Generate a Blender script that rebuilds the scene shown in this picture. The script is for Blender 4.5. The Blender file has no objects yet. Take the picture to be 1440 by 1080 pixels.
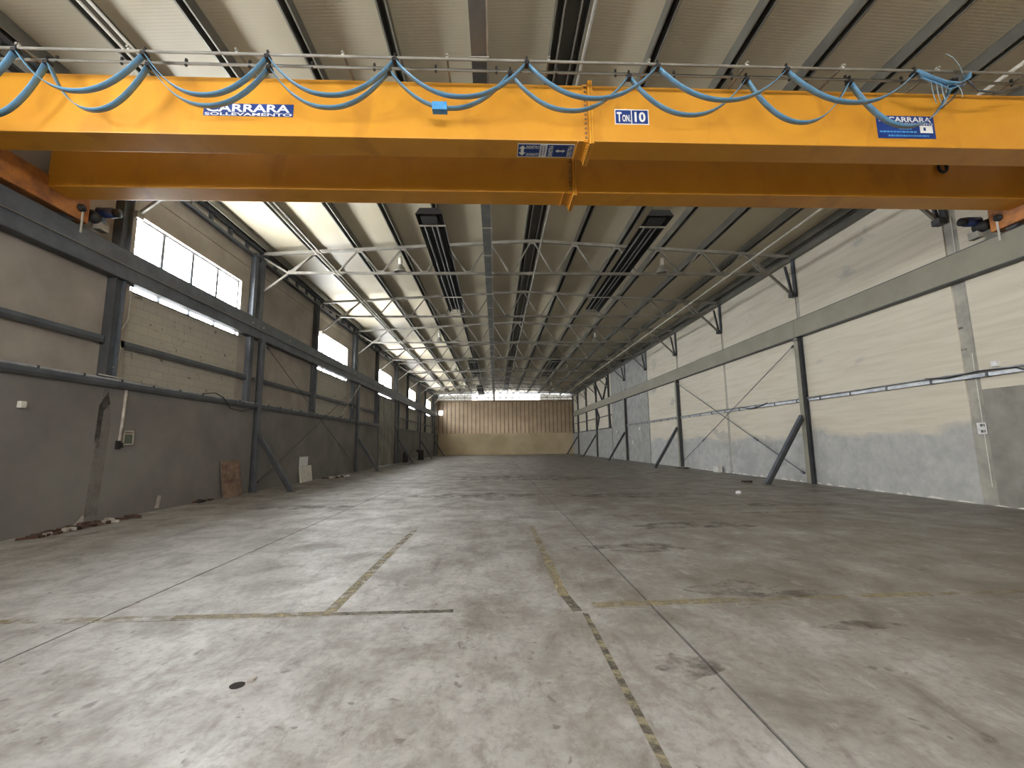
import bpy, bmesh, math, random
from mathutils import Vector, Matrix
random.seed(7)
C = bpy.context.scene.collection
scn = bpy.context.scene

# ------------------------------------------------------------------ camera
F, YAW, PIT, ROL, H = 621.68, 0.0374, 0.1344, 0.0114, 1.5084
cam_d = bpy.data.cameras.new('camera'); cam = bpy.data.objects.new('camera', cam_d); C.objects.link(cam)
cam_d.sensor_fit = 'HORIZONTAL'; cam_d.sensor_width = 36.0; cam_d.lens = F / 1440.0 * 36.0
cam_d.clip_start = 0.05; cam_d.clip_end = 400
_r0 = Vector((math.cos(YAW), -math.sin(YAW), 0))
_u0 = Vector((-math.sin(YAW)*math.sin(PIT), -math.cos(YAW)*math.sin(PIT), math.cos(PIT)))
_fw = Vector((math.sin(YAW)*math.cos(PIT), math.cos(YAW)*math.cos(PIT), math.sin(PIT)))
_R = _r0*math.cos(ROL) - _u0*math.sin(ROL); _U = _r0*math.sin(ROL) + _u0*math.cos(ROL)
cam.matrix_world = Matrix(((_R.x, _U.x, -_fw.x, 0), (_R.y, _U.y, -_fw.y, 0), (_R.z, _U.z, -_fw.z, H), (0, 0, 0, 1)))
scn.camera = cam

# ------------------------------------------------------------------ world, light, exposure
WIN_L = 39.0          # brightness of the frosted daylight windows
GABLE_L = 2.6         # translucent gable sheets at the far end
SKY_L = 1.0           # overcast sky outside
BACK_L = 17.0         # high window band in the wall behind the viewer
w = bpy.data.worlds.new('overcast_sky'); scn.world = w; w.use_nodes = True
w.node_tree.nodes['Background'].inputs[0].default_value = (0.93, 0.97, 1.0, 1)
w.node_tree.nodes['Background'].inputs[1].default_value = SKY_L
scn.view_settings.view_transform = 'Standard'; scn.view_settings.look = 'None'
scn.view_settings.exposure = 0.58; scn.view_settings.gamma = 1.0; scn.view_settings.use_curve_mapping = False
scn.cycles.use_denoising = True
scn.cycles.max_bounces = 10; scn.cycles.diffuse_bounces = 6; scn.cycles.glossy_bounces = 4
scn.cycles.sample_clamp_indirect = 6.0

# ------------------------------------------------------------------ helpers
def lin(c):
    c = c/255.0
    return c/12.92 if c <= 0.04045 else ((c+0.055)/1.055)**2.4
def rgb(r, g, b): return (lin(r), lin(g), lin(b), 1.0)

class NT:
    def __init__(s, name):
        s.m = bpy.data.materials.new(name); s.m.use_nodes = True; s.t = s.m.node_tree
        s.b = s.t.nodes['Principled BSDF']; s.out = s.t.nodes['Material Output']
    def n(s, typ, **kw):
        nd = s.t.nodes.new(typ)
        for k, v in kw.items(): setattr(nd, k, v)
        return nd
    def l(s, a, b): s.t.links.new(a, b)
    def pos(s):
        if not hasattr(s, '_p'): s._p = s.n('ShaderNodeNewGeometry').outputs['Position']
        return s._p
    def mapped(s, scale):
        mp = s.n('ShaderNodeMapping'); mp.inputs['Scale'].default_value = scale; s.l(s.pos(), mp.inputs[0]); return mp.outputs[0]
    def noise(s, sc, det=5, rough=0.6, vec=None, dist=0.0):
        nd = s.n('ShaderNodeTexNoise'); nd.inputs['Scale'].default_value = sc; nd.inputs['Detail'].default_value = det
        nd.inputs['Roughness'].default_value = rough; nd.inputs['Distortion'].default_value = dist
        s.l(vec if vec else s.pos(), nd.inputs['Vector']); return nd.outputs['Fac']
    def ramp(s, fac, stops):
        r = s.n('ShaderNodeValToRGB'); e = r.color_ramp.elements
        while len(e) > 1: e.remove(e[-1])
        for i, (p, c) in enumerate(stops):
            if i == 0: e[0].position = p; e[0].color = c
            else:
                x = e.new(p); x.color = c
        s.l(fac, r.inputs[0]); return r.outputs[0]
    def math(s, op, a, b=None, clamp=False):
        nd = s.n('ShaderNodeMath', operation=op, use_clamp=clamp)
        for i, v in enumerate((a, b)):
            if v is None: continue
            if isinstance(v, (int, float)): nd.inputs[i].default_value = v
            else: s.l(v, nd.inputs[i])
        return nd.outputs[0]
    def mix(s, fac, a, b, blend='MIX'):
        nd = s.n('ShaderNodeMix', data_type='RGBA', blend_type=blend)
        for i, v in ((0, fac), (6, a), (7, b)):
            if isinstance(v, (int, float)): nd.inputs[i].default_value = v
            elif isinstance(v, tuple): nd.inputs[i].default_value = v
            else: s.l(v, nd.inputs[i])
        return nd.outputs[2]
    def bump(s, h, strength=0.3, dist=0.02):
        b = s.n('ShaderNodeBump'); b.inputs['Strength'].default_value = strength; b.inputs['Distance'].default_value = dist
        s.l(h, b.inputs['Height']); s.l(b.outputs[0], s.b.inputs['Normal'])
    def color(s, c):
        if isinstance(c, tuple): s.b.inputs['Base Color'].default_value = c
        else: s.l(c, s.b.inputs['Base Color'])
    def rough(s, v):
        if isinstance(v, (int, float)): s.b.inputs['Roughness'].default_value = v
        else: s.l(v, s.b.inputs['Roughness'])
BLK = (0, 0, 0, 1); WHT = (1, 1, 1, 1)

def simple(name, c1, c2=None, sc=6.0, rough=0.6, metal=0.0, bump=0.0, lo=0.35, hi=0.65):
    k = NT(name)
    if c2 is None: c2 = tuple(x*0.75 for x in c1[:3]) + (1,)
    f = k.noise(sc); k.color(k.ramp(f, [(lo, c2), (hi, c1)])); k.rough(rough); k.b.inputs['Metallic'].default_value = metal
    if bump: k.bump(k.noise(sc*6), bump, 0.01)
    return k.m
def emitter(name, col, strength):
    k = NT(name); k.color((0.8, 0.8, 0.8, 1)); k.rough(0.5)
    k.b.inputs['Emission Color'].default_value = col; k.b.inputs['Emission Strength'].default_value = strength
    return k.m

M = {}
# concrete floor: mottled slab with dark specks, scuffs, tyre smears, browner to the right and farther off; slightly polished
k = NT('worn_concrete_floor')
big = k.noise(0.22, 4, 0.55); mid = k.noise(1.3, 6, 0.65, dist=0.4); fine = k.noise(14, 6, 0.7)
strk = k.noise(1.0, 6, 0.7, k.mapped((2.2, 0.55, 1)), 0.6)
base = k.ramp(mid, [(0.30, rgb(122, 118, 113)), (0.5, rgb(159, 157, 154)), (0.72, rgb(185, 185, 184))])
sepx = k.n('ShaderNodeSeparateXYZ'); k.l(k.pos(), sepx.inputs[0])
darkx = k.math('MULTIPLY_ADD', sepx.outputs[0], 0.14); darkx.node.inputs[2].default_value = 0.0
darky = k.math('MULTIPLY', k.math('SUBTRACT', sepx.outputs[1], 3.0), 0.042)
darky = k.math('MINIMUM', darky, 0.62)
dsum = k.math('ADD', k.math('MAXIMUM', darkx, -0.25), darky)
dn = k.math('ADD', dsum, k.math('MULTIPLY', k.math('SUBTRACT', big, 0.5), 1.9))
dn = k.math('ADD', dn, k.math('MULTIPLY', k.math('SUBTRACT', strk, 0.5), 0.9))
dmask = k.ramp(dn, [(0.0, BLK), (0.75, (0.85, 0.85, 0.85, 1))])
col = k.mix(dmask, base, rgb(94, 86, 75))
col = k.mix(k.ramp(strk, [(0.56, BLK), (0.70, (0.55, 0.55, 0.55, 1))]), col, rgb(88, 82, 76))
vor = k.n('ShaderNodeTexVoronoi'); vor.inputs['Scale'].default_value = 3.1; k.l(k.pos(), vor.inputs['Vector'])
col = k.mix(k.ramp(vor.outputs['Distance'], [(0.03, (0.6, 0.6, 0.6, 1)), (0.08, BLK)]), col, rgb(70, 64, 58))
vor2 = k.n('ShaderNodeTexVoronoi'); vor2.inputs['Scale'].default_value = 7.5; dv = k.n('ShaderNodeVectorMath', operation='MULTIPLY_ADD'); nz = k.n('ShaderNodeTexNoise'); nz.inputs['Scale'].default_value = 6.0; nz.inputs['Detail'].default_value = 5; k.l(k.pos(), nz.inputs['Vector']); k.l(nz.outputs['Color'], dv.inputs[0]); dv.inputs[1].default_value = (0.22, 0.22, 0); k.l(k.pos(), dv.inputs[2]); k.l(dv.outputs[0], vor2.inputs['Vector']); k.l(dv.outputs[0], vor.inputs['Vector'])
spk = k.math('ADD', vor2.outputs['Distance'], k.math('MULTIPLY', k.math('SUBTRACT', 0.52, k.noise(2.2, 3)), 0.7))
col = k.mix(k.ramp(spk, [(0.04, (0.7, 0.7, 0.7, 1)), (0.16, BLK)]), col, rgb(84, 78, 72))
scr = k.noise(3.0, 8, 0.75, k.mapped((5.0, 0.9, 1)), 1.2)
col = k.mix(k.ramp(scr, [(0.62, BLK), (0.70, (0.5, 0.5, 0.5, 1))]), col, rgb(92, 86, 80))
col = k.mix(k.ramp(fine, [(0.3, (0.45, 0.45, 0.45, 1)), (0.52, BLK)]), col, rgb(105, 98, 90))
grit = k.noise(4.5, 9, 0.78, k.mapped((1.3, 0.8, 1)), 0.5)
col = k.mix(k.ramp(grit, [(0.36, (0.6, 0.6, 0.6, 1)), (0.50, BLK)]), col, rgb(112, 105, 97))
col = k.mix(k.ramp(grit, [(0.56, BLK), (0.72, (0.5, 0.5, 0.5, 1))]), col, rgb(196, 193, 187))
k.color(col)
k.rough(k.ramp(k.math('ADD', mid, k.math('MULTIPLY', fine, 0.35)), [(0.45, (0.62, 0.62, 0.62, 1)), (0.85, (0.34, 0.34, 0.34, 1))]))
k.bump(k.math('ADD', fine, k.math('MULTIPLY', mid, 1.5)), 0.12, 0.01)
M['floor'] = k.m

# right hand wall: board-marked concrete, cream above, grey washed lower part
k = NT('board_marked_concrete')
sep = k.n('ShaderNodeSeparateXYZ'); k.l(k.pos(), sep.inputs[0])
ns = k.noise(0.5, 5, 0.6, k.mapped((1, 0.7, 1.4)))
ns2 = k.noise(3.0, 6, 0.65); brd = k.noise(1.0, 4, 0.6, k.mapped((1, 0.5, 7)), 0.4)
zz = k.math('ADD', sep.outputs[2], k.math('MULTIPLY', k.math('SUBTRACT', ns, 0.5), 1.5))
lowm = k.ramp(k.math('MULTIPLY', zz, 0.5), [(0.80, WHT), (0.90, BLK)])
up = k.ramp(brd, [(0.3, rgb(196, 188, 170)), (0.6, rgb(208, 201, 184))])
lo = k.ramp(ns2, [(0.3, rgb(160, 160, 157)), (0.7, rgb(186, 186, 182))])
col = k.mix(lowm, up, lo)
col = k.mix(k.ramp(ns, [(0.60, BLK), (0.66, (0.55, 0.55, 0.55, 1))]), col, rgb(150, 150, 149))
k.color(col); k.rough(0.85); k.bump(k.math('ADD', brd, k.math('MULTIPLY', ns2, 0.6)), 0.16, 0.02)
M['rwall'] = k.m
M['rwall_grey'] = simple('grey_washed_concrete', rgb(164, 163, 158), rgb(142, 142, 138), 2.0, 0.85, bump=0.15)
M['rwall_dark'] = simple('unpainted_grey_concrete', rgb(150, 146, 138), rgb(124, 121, 114), 1.6, 0.85, bump=0.2)
M['rstrip'] = simple('grey_joint_mortar', rgb(176, 172, 160), rgb(150, 148, 140), 3.0, 0.9, bump=0.2)
# left hand wall
M['lwall'] = simple('dull_grey_plaster', rgb(127, 123, 119), rgb(110, 106, 103), 0.7, 0.9, bump=0.15)
M['lupper'] = simple('grey_cladding_board', rgb(160, 152, 143), rgb(142, 134, 126), 1.0, 0.9, bump=0.1)
M['lpatch'] = simple('lighter_cement_patch', rgb(140, 136, 128), rgb(116, 112, 106), 3.0, 0.9)
k = NT('painted_block_masonry')
br = k.n('ShaderNodeTexBrick'); mpv = k.n('ShaderNodeMapping'); mpv.inputs['Rotation'].default_value = (0, math.radians(90), math.radians(90))
cmb = k.n('ShaderNodeCombineXYZ'); sp = k.n('ShaderNodeSeparateXYZ'); k.l(k.pos(), sp.inputs[0])
k.l(sp.outputs[1], cmb.inputs[0]); k.l(sp.outputs[2], cmb.inputs[1]); k.l(cmb.outputs[0], br.inputs['Vector'])
br.inputs['Scale'].default_value = 1.0; br.inputs['Brick Width'].default_value = 0.4; br.inputs['Row Height'].default_value = 0.2
br.inputs['Mortar Size'].default_value = 0.008
br.inputs['Color1'].default_value = rgb(168, 163, 151); br.inputs['Color2'].default_value = rgb(163, 158, 147); br.inputs['Mortar'].default_value = rgb(150, 145, 135)
st = k.noise(5.5, 5, 0.7)
k.color(k.mix(k.ramp(st, [(0.62, BLK), (0.66, (0.8, 0.8, 0.8, 1))]), br.outputs['Color'], rgb(74, 70, 66)))
k.rough(0.9); k.bump(br.outputs['Fac'], 0.15, -0.006); M['block'] = k.m
# metals
M['steel'] = simple('grey_blue_painted_steel', rgb(93, 98, 105), rgb(73, 78, 85), 2.0, 0.5)
M['steel_dark'] = simple('dark_grey_painted_steel', rgb(74, 76, 78), rgb(56, 58, 62), 2.0, 0.5)
M['beam'] = simple('olive_grey_painted_beam', rgb(142, 138, 122), rgb(130, 126, 111), 1.2, 0.55)
M['truss'] = simple('light_grey_galvanised_angle', rgb(140, 136, 126), rgb(114, 110, 102), 3.0, 0.5)
M['purlin'] = simple('dark_galvanised_purlin', rgb(112, 110, 102), rgb(92, 91, 85), 1.0, 0.45, 0.2)
M['lip'] = simple('bright_galvanised_lip', rgb(150, 147, 136), rgb(120, 118, 108), 1.0, 0.4, 0.3)
M['pipe'] = simple('pale_grey_conduit', rgb(190, 186, 176), rgb(160, 157, 148), 3.0, 0.4)
M['tray'] = simple('grey_metal_cable_tray', rgb(112, 114, 112), rgb(90, 92, 92), 2.0, 0.45)
M['galv'] = simple('galvanised_conduit', rgb(172, 174, 176), rgb(132, 136, 142), 4.0, 0.35, 0.4)
M['black'] = simple('matt_black_metal', rgb(38, 37, 36), rgb(26, 26, 26), 3.0, 0.6)
M['rubber'] = simple('black_plastic', rgb(34, 34, 36), rgb(24, 24, 26), 8.0, 0.6)
M['white'] = simple('off_white_plastic', rgb(222, 220, 212), rgb(198, 196, 188), 5.0, 0.6)
M['paper'] = simple('white_paper', rgb(228, 228, 228), rgb(206, 206, 208), 9.0, 0.8)
M['lampmetal'] = simple('aluminium_reflector', rgb(186, 184, 174), rgb(150, 148, 140), 6.0, 0.35, 0.5)
# roof sheet with fine cross ribs
k = NT('ribbed_roof_sheet')
wv = k.n('ShaderNodeTexWave', wave_type='BANDS', bands_direction='Y'); wv.inputs['Scale'].default_value = 5.0; k.l(k.pos(), wv.inputs['Vector'])
n1 = k.noise(0.35, 4, 0.6, k.mapped((1, 0.5, 1)))
k.color(k.ramp(n1, [(0.3, rgb(186, 176, 152)), (0.7, rgb(206, 196, 170))])); k.rough(0.5)
k.bump(wv.outputs['Fac'], 0.10, 0.008); M['roof'] = k.m
# crane paint
k = NT('orange_yellow_crane_paint')
n1 = k.noise(1.2, 5, 0.6); n2 = k.noise(0.9, 3, 0.5, k.mapped((1.5, 1, 0.7)), 0.8)
c = k.ramp(n1, [(0.3, rgb(202, 138, 36)), (0.7, rgb(214, 151, 44))])
k.color(k.mix(k.ramp(n2, [(0.56, BLK), (0.70, (0.35, 0.35, 0.35, 1))]), c, rgb(160, 102, 30))); k.rough(0.42)
M['crane'] = k.m
M['truck'] = simple('shade_dulled_orange_truck_paint', rgb(186, 120, 58), rgb(132, 86, 56), 4.0, 0.5)  # orange dulled towards brown, shade on the trucks put into the paint
M['blue'] = simple('dark_blue_motor_paint', rgb(38, 56, 104), rgb(26, 40, 80), 5.0, 0.4)
M['signblue'] = simple('navy_blue_sticker', rgb(30, 62, 134), rgb(24, 52, 118), 3.0, 0.4)
M['signwhite'] = simple('white_lettering', rgb(238, 238, 234), rgb(226, 226, 222), 3.0, 0.5)
M['cable'] = simple('grey_blue_flat_cable', rgb(104, 150, 182), rgb(94, 138, 170), 6.0, 0.3)
M['bluetag'] = simple('sky_blue_tag', rgb(84, 160, 214), rgb(64, 138, 200), 8.0, 0.5)
k = NT('clear_plastic_film'); k.color(rgb(190, 214, 222)); k.rough(0.2); k.b.inputs['Transmission Weight'].default_value = 0.6; M['film'] = k.m
# end wall
M['rib'] = simple('brown_profiled_sheet', rgb(186, 164, 136), rgb(170, 148, 121), 0.8, 0.3, 0.35)
M['ribedge'] = simple('darker_brown_rib', rgb(136, 116, 95), rgb(124, 105, 84), 0.8, 0.4, 0.2)
M['beige'] = simple('beige_render', rgb(200, 182, 148), rgb(178, 160, 128), 0.35, 0.9, bump=0.1)
M['doorleaf'] = simple('greyed_cream_door_sheet', rgb(146, 141, 128), rgb(110, 105, 96), 1.5, 0.6)
M['ply'] = simple('weathered_plywood', rgb(142, 120, 104), rgb(108, 84, 70), 5.0, 0.85)
M['rubble'] = simple('rusty_brown_debris', rgb(92, 66, 54), rgb(58, 42, 36), 9.0, 0.9)
M['plaster'] = simple('broken_plaster', rgb(196, 190, 180), rgb(150, 142, 134), 9.0, 0.9)
M['frame'] = simple('grey_window_frame', rgb(120, 124, 128), rgb(98, 102, 108), 4.0, 0.5)
M['notice'] = simple('grey_green_notice_print', rgb(104, 110, 98), rgb(70, 76, 66), 60.0, 0.8, lo=0.48, hi=0.52)
M['window'] = emitter('frosted_pane_daylight', (0.95, 0.98, 1.0, 1), WIN_L)
M['backwin'] = emitter('back_window_daylight', (1.0, 0.98, 0.95, 1), BACK_L)
M['dimopen'] = emitter('far_corner_daylight', (1.0, 0.98, 0.95, 1), 3.0)
M['gdim'] = emitter('dirty_translucent_sheet', (1.0, 0.93, 0.78, 1), 0.22)
M['gable'] = emitter('translucent_gable_daylight', (1.0, 0.97, 0.92, 1), GABLE_L)
def paint(name, c, thr, sc, rough=0.6, top=1.0, soft=0.12):
    k = NT(name); k.color(k.ramp(k.noise(9), [(0.35, tuple(x*0.7 for x in c[:3]) + (1,)), (0.65, c)])); k.rough(rough)
    tr = k.n('ShaderNodeBsdfTransparent'); mx = k.n('ShaderNodeMixShader')
    a = k.noise(sc, 5, 0.7); b = k.ramp(a, [(thr, BLK), (thr+soft, (top, top, top, 1))])
    k.l(b, mx.inputs[0]); k.l(tr.outputs[0], mx.inputs[1]); k.l(k.b.outputs[0], mx.inputs[2]); k.l(mx.outputs[0], k.out.inputs[0])
    return k.m
M['yline'] = paint('worn_yellow_floor_paint', rgb(162, 151, 122), 0.34, 7.0, 0.6, 0.85, 0.3)
M['yfaint'] = paint('nearly_gone_yellow_paint', rgb(164, 146, 104), 0.42, 5.0, 0.6, 0.6, 0.35)
M['ydark'] = paint('dirty_black_tape', rgb(112, 106, 95), 0.30, 9.0, 0.6, 0.9, 0.25)
M['ytape'] = paint('dirty_yellow_tape', rgb(154, 146, 122), 0.30, 9.0, 0.6, 0.85, 0.25)
M['stain'] = paint('dark_oil_stain', rgb(104, 96, 88), 0.44, 3.0, 0.5, 0.55, 0.35)
M['damp'] = paint('damp_dark_stain', rgb(70, 66, 62), 0.36, 5.0, 0.9, 0.9, 0.3)
M['softpatch'] = paint('pale_cement_smear', rgb(142, 136, 128), 0.30, 3.0, 0.9, 0.85, 0.4)
M['hole'] = simple('dark_hole', rgb(40, 34, 30), rgb(26, 22, 20), 8, 0.9)

class MB:
    def __init__(s): s.v = []; s.f = []
    def box(s, x0, x1, y0, y1, z0, z1):
        i = len(s.v)
        s.v += [(x0,y0,z0),(x1,y0,z0),(x1,y1,z0),(x0,y1,z0),(x0,y0,z1),(x1,y0,z1),(x1,y1,z1),(x0,y1,z1)]
        s.f += [(i,i+3,i+2,i+1),(i+4,i+5,i+6,i+7),(i,i+1,i+5,i+4),(i+1,i+2,i+6,i+5),(i+2,i+3,i+7,i+6),(i+3,i,i+4,i+7)]; return s
    def bar(s, a, b, wdt, hgt, up=(0, 0, 1)):
        a = Vector(a); b = Vector(b); d = (b-a).normalized(); up = Vector(up)
        sx = d.cross(up)
        if sx.length < 1e-4: sx = d.cross(Vector((1, 0, 0)))
        sx.normalize(); sz = sx.cross(d).normalized(); i = len(s.v)
        for p in (a, b):
            for q, r in ((-1,-1),(1,-1),(1,1),(-1,1)): s.v.append(tuple(p + sx*(q*wdt/2) + sz*(r*hgt/2)))
        s.f += [(i,i+1,i+2,i+3),(i+7,i+6,i+5,i+4)]
        for j in range(4): s.f.append((i+j, i+4+j, i+4+(j+1)%4, i+(j+1)%4))
        return s
    def tube(s, pts, r, n=8, close=True):
        pts = [Vector(p) for p in pts]; i0 = len(s.v); prev = None
        for j, p in enumerate(pts):
            d = (pts[min(j+1, len(pts)-1)] - pts[max(j-1, 0)]).normalized()
            if prev is None:
                a = d.cross(Vector((0, 0, 1)));
                if a.length < 1e-3: a = d.cross(Vector((1, 0, 0)))
            else: a = prev - d*prev.dot(d)
            a.normalize(); prev = a; b = d.cross(a); rr = r[j] if isinstance(r, (list, tuple)) else r
            for q in range(n):
                t = 2*math.pi*q/n; s.v.append(tuple(p + a*(rr*math.cos(t)) + b*(rr*math.sin(t))))
        for j in range(len(pts)-1):
            for q in range(n):
                s.f.append((i0+j*n+q, i0+j*n+(q+1)%n, i0+(j+1)*n+(q+1)%n, i0+(j+1)*n+q))
        if close:
            s.f.append(tuple(i0+q for q in reversed(range(n)))); s.f.append(tuple(i0+(len(pts)-1)*n+q for q in range(n)))
        return s
    def lathe(s, prof, n=16, c=(0, 0, 0)):
        i0 = len(s.v)
        for r, z in prof:
            for q in range(n):
                t = 2*math.pi*q/n; s.v.append((c[0]+r*math.cos(t), c[1]+r*math.sin(t), c[2]+z))
        for j in range(len(prof)-1):
            for q in range(n): s.f.append((i0+j*n+q, i0+j*n+(q+1)%n, i0+(j+1)*n+(q+1)%n, i0+(j+1)*n+q))
        return s
    def ribbon(s, pts, side, wdt, th):
        """flat strip: pts centre line, side = width direction"""
        pts = [Vector(p) for p in pts]; side = Vector(side).normalized(); i0 = len(s.v)
        for j, p in enumerate(pts):
            d = (pts[min(j+1, len(pts)-1)] - pts[max(j-1, 0)]).normalized(); n = side.cross(d).normalized()
            for q, r in ((-1,-1),(1,-1),(1,1),(-1,1)): s.v.append(tuple(p + side*(q*wdt/2) + n*(r*th/2)))
        for j in range(len(pts)-1):
            for q in range(4):
                a = i0+j*4+q; b = i0+j*4+(q+1)%4; s.f.append((a, b, b+4, a+4))
        s.f.append((i0+3, i0+2, i0+1, i0)); e = i0+(len(pts)-1)*4; s.f.append((e, e+1, e+2, e+3)); return s
    def poly(s, pts, th, n):
        """flat polygon extruded by th along n"""
        i0 = len(s.v); k_ = len(pts); n = Vector(n)*th
        s.v += [tuple(Vector(p)) for p in pts] + [tuple(Vector(p)+n) for p in pts]
        s.f.append(tuple(i0+j for j in reversed(range(k_)))); s.f.append(tuple(i0+k_+j for j in range(k_)))
        for j in range(k_): s.f.append((i0+j, i0+(j+1)%k_, i0+k_+(j+1)%k_, i0+k_+j))
        return s
    def mesh(s, name, smooth=False):
        me = bpy.data.meshes.new(name); me.from_pydata(s.v, [], s.f)
        bm = bmesh.new(); bm.from_mesh(me); bmesh.ops.recalc_face_normals(bm, faces=bm.faces); bm.to_mesh(me); bm.free()
        if smooth:
            for p in me.polygons: p.use_smooth = True
        return me
    def build(s, name, mat, parent=None, smooth=False, bevel=0.0, loc=None):
        return obj(name, s.mesh(name, smooth), mat, parent, bevel, loc)
def obj(name, me, mat, parent=None, bevel=0.0, loc=None):
    if mat and not me.materials: me.materials.append(M[mat] if isinstance(mat, str) else mat)
    o = bpy.data.objects.new(name, me); C.objects.link(o); o.parent = parent
    if loc: o.location = loc
    if bevel:
        b = o.modifiers.new('bevel', 'BEVEL'); b.width = bevel; b.segments = 2; b.limit_method = 'ANGLE'
    return o
def box(*a): return MB().box(*a)
def tag(o, label=None, cat=None, group=None, kind=None):
    if label: o['label'] = label
    if cat: o['category'] = cat
    if group: o['group'] = group
    if kind: o['kind'] = kind
    return o
def thing(name, label, cat, loc=(0, 0, 0), group=None, rz=0.0):
    o = bpy.data.objects.new(name, None); C.objects.link(o); o.location = loc; o.rotation_euler = (0, 0, rz)
    o.empty_display_size = 0.2
    return tag(o, label, cat, group)
def copy_tree(o, parent=None):
    c = o.copy(); C.objects.link(c); c.parent = parent
    for ch in list(o.children): copy_tree(ch, c)
    return c
def struct(o, label=None, cat=None): return tag(o, label, cat, kind='structure')
def text_mesh(body, width, height, thick=0.004, bold=0.0):
    cu = bpy.data.curves.new('lettering', 'FONT'); cu.body = body; cu.size = 1.0; cu.extrude = 0.0; cu.offset = bold; cu.resolution_u = 3
    t = bpy.data.objects.new('lettering_source', cu); C.objects.link(t)
    bpy.context.view_layer.update()
    me = bpy.data.meshes.new_from_object(t.evaluated_get(bpy.context.evaluated_depsgraph_get()))
    bpy.data.objects.remove(t); bpy.data.curves.remove(cu)
    xs = [v.co.x for v in me.vertices]; ys = [v.co.y for v in me.vertices]
    x0, x1, y0, y1 = min(xs), max(xs), min(ys), max(ys)
    for v in me.vertices:
        v.co.x = ((v.co.x-x0)/(x1-x0)-0.5)*width; v.co.y = ((v.co.y-y0)/(y1-y0)-0.5)*height; v.co.z = 0
    me.materials.clear(); return me
ORD = ['first', 'second', 'third', 'fourth', 'fifth', 'sixth', 'seventh', 'eighth', 'ninth', 'tenth', 'eleventh', 'twelfth', 'thirteenth']

# ------------------------------------------------------------------ dimensions (metres)
D1, BAY = 15.46, 5.5            # first truss beyond the crane; truss spacing
Y0, Y1 = -9.0, 64.0             # back wall, end wall
XR = 11.2                       # right wall face
XL, XLU = -8.25, -8.45          # left wall: thick lower part, thinner upper part
RX, RZ, SL = 1.38, 8.93, 0.058  # ridge x, top chord height at the ridge, roof slope
def chord_z(x): return RZ - SL*abs(x-RX)
LEDGE = 2.87
WIN = [(10.05, 14.50), (20.75, 25.15), (31.50, 35.92), (42.45, 46.60), (53.0, 57.40)]
WBACK = (-0.9, 3.5)
WZ0, WZ1 = 5.12, 7.0
COLY = [D1 + 11*i for i in range(5)]

# ------------------------------------------------------------------ floor: slabs with sunk joints
fl = struct(box(-9, 12, Y0-0.3, Y1+0.3, -0.4, -0.03).build('floor', 'hole'), 'worn grey concrete floor of the hall', 'floor')
gx = [-9.0, -3.55, 1.44, 6.4, 12.0]; gy = [Y0-0.3, -0.9, 4.24]
while gy[-1] < 58: gy.append(gy[-1] + 5.4)
gy[-1] = Y1 + 0.3
for i in range(len(gx)-1):
    for j in range(len(gy)-1):
        g = 0.011
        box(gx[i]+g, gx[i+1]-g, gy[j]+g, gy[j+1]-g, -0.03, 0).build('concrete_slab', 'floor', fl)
def strip(name, pts, mat, z=0.0015): return MB().poly([(x, y, 0.0002) for x, y in pts], z, (0, 0, 1)).build(name, mat, fl)
def line(name, a, b, wd, mat):
    d = Vector((b[0]-a[0], b[1]-a[1])).normalized(); n = Vector((-d.y, d.x))*wd/2
    return strip(name, [(a[0]-n.x, a[1]-n.y), (b[0]-n.x, b[1]-n.y), (b[0]+n.x, b[1]+n.y), (a[0]+n.x, a[1]+n.y)], mat)
line('painted_line', (-4.9, 4.31), (-2.9, 4.31), 0.10, 'yfaint')
line('painted_line', (-2.9, 4.31), (-1.5, 4.31), 0.10, 'yline')
line('painted_line', (-1.5, 4.30), (-0.4, 4.30), 0.07, 'ydark')
line('painted_line', (-1.53, 4.36), (-1.50, 6.6), 0.11, 'yline')
line('painted_line', (-1.50, 6.6), (-1.46, 8.2), 0.10, 'yfaint')
line('painted_line', (0.67, 4.62), (0.66, 6.1), 0.10, 'yline')
line('painted_line', (0.66, 6.1), (0.64, 8.4), 0.09, 'yfaint')
line('painted_line', (0.73, 4.22), (0.68, 4.62), 0.09, 'ydark')
line('painted_line', (0.9, 4.36), (2.3, 4.40), 0.13, 'yline')
line('painted_line', (2.3, 4.40), (3.55, 4.42), 0.09, 'yfaint')
line('painted_line', (3.55, 4.43), (4.25, 4.43), 0.11, 'yline')
line('painted_line', (4.25, 4.43), (6.3, 4.45), 0.07, 'yfaint')
line('painted_line', (2.0, 9.4), (7.0, 9.5), 0.10, 'yfaint')
yy = 4.17; q = 0
while yy > 1.2:                 # black and yellow hazard tape, slanted stripes
    L_ = 0.075 if yy < 3.0 else 0.11
    s_ = 0.022
    strip('hazard_tape', [(0.763, yy-L_), (0.812, yy-L_-s_), (0.812, yy-s_), (0.763, yy)], 'ytape' if q % 2 else 'ydark'); yy -= L_; q += 1
def blob(cx, cy, rx, ry, mat, seed, name='stain', n=22, wob=1.0):
    rr = random.Random(seed)
    ph = [rr.uniform(0, 6.28) for _ in range(3)]
    strip(name, [(cx+rx*math.cos(t)*(1+wob*(.22*math.sin(2*t+ph[0])+.14*math.sin(5*t+ph[1]))), cy+ry*math.sin(t)*(1+wob*(.22*math.sin(3*t+ph[2])+.1*math.sin(7*t+ph[1]))))
                 for t in [2*math.pi*i/n for i in range(n)]], mat, 0.001)
blob(2.45, 4.72, 0.42, 0.26, 'stain', 1); blob(2.95, 4.55, 0.35, 0.10, 'stain', 2)
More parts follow.
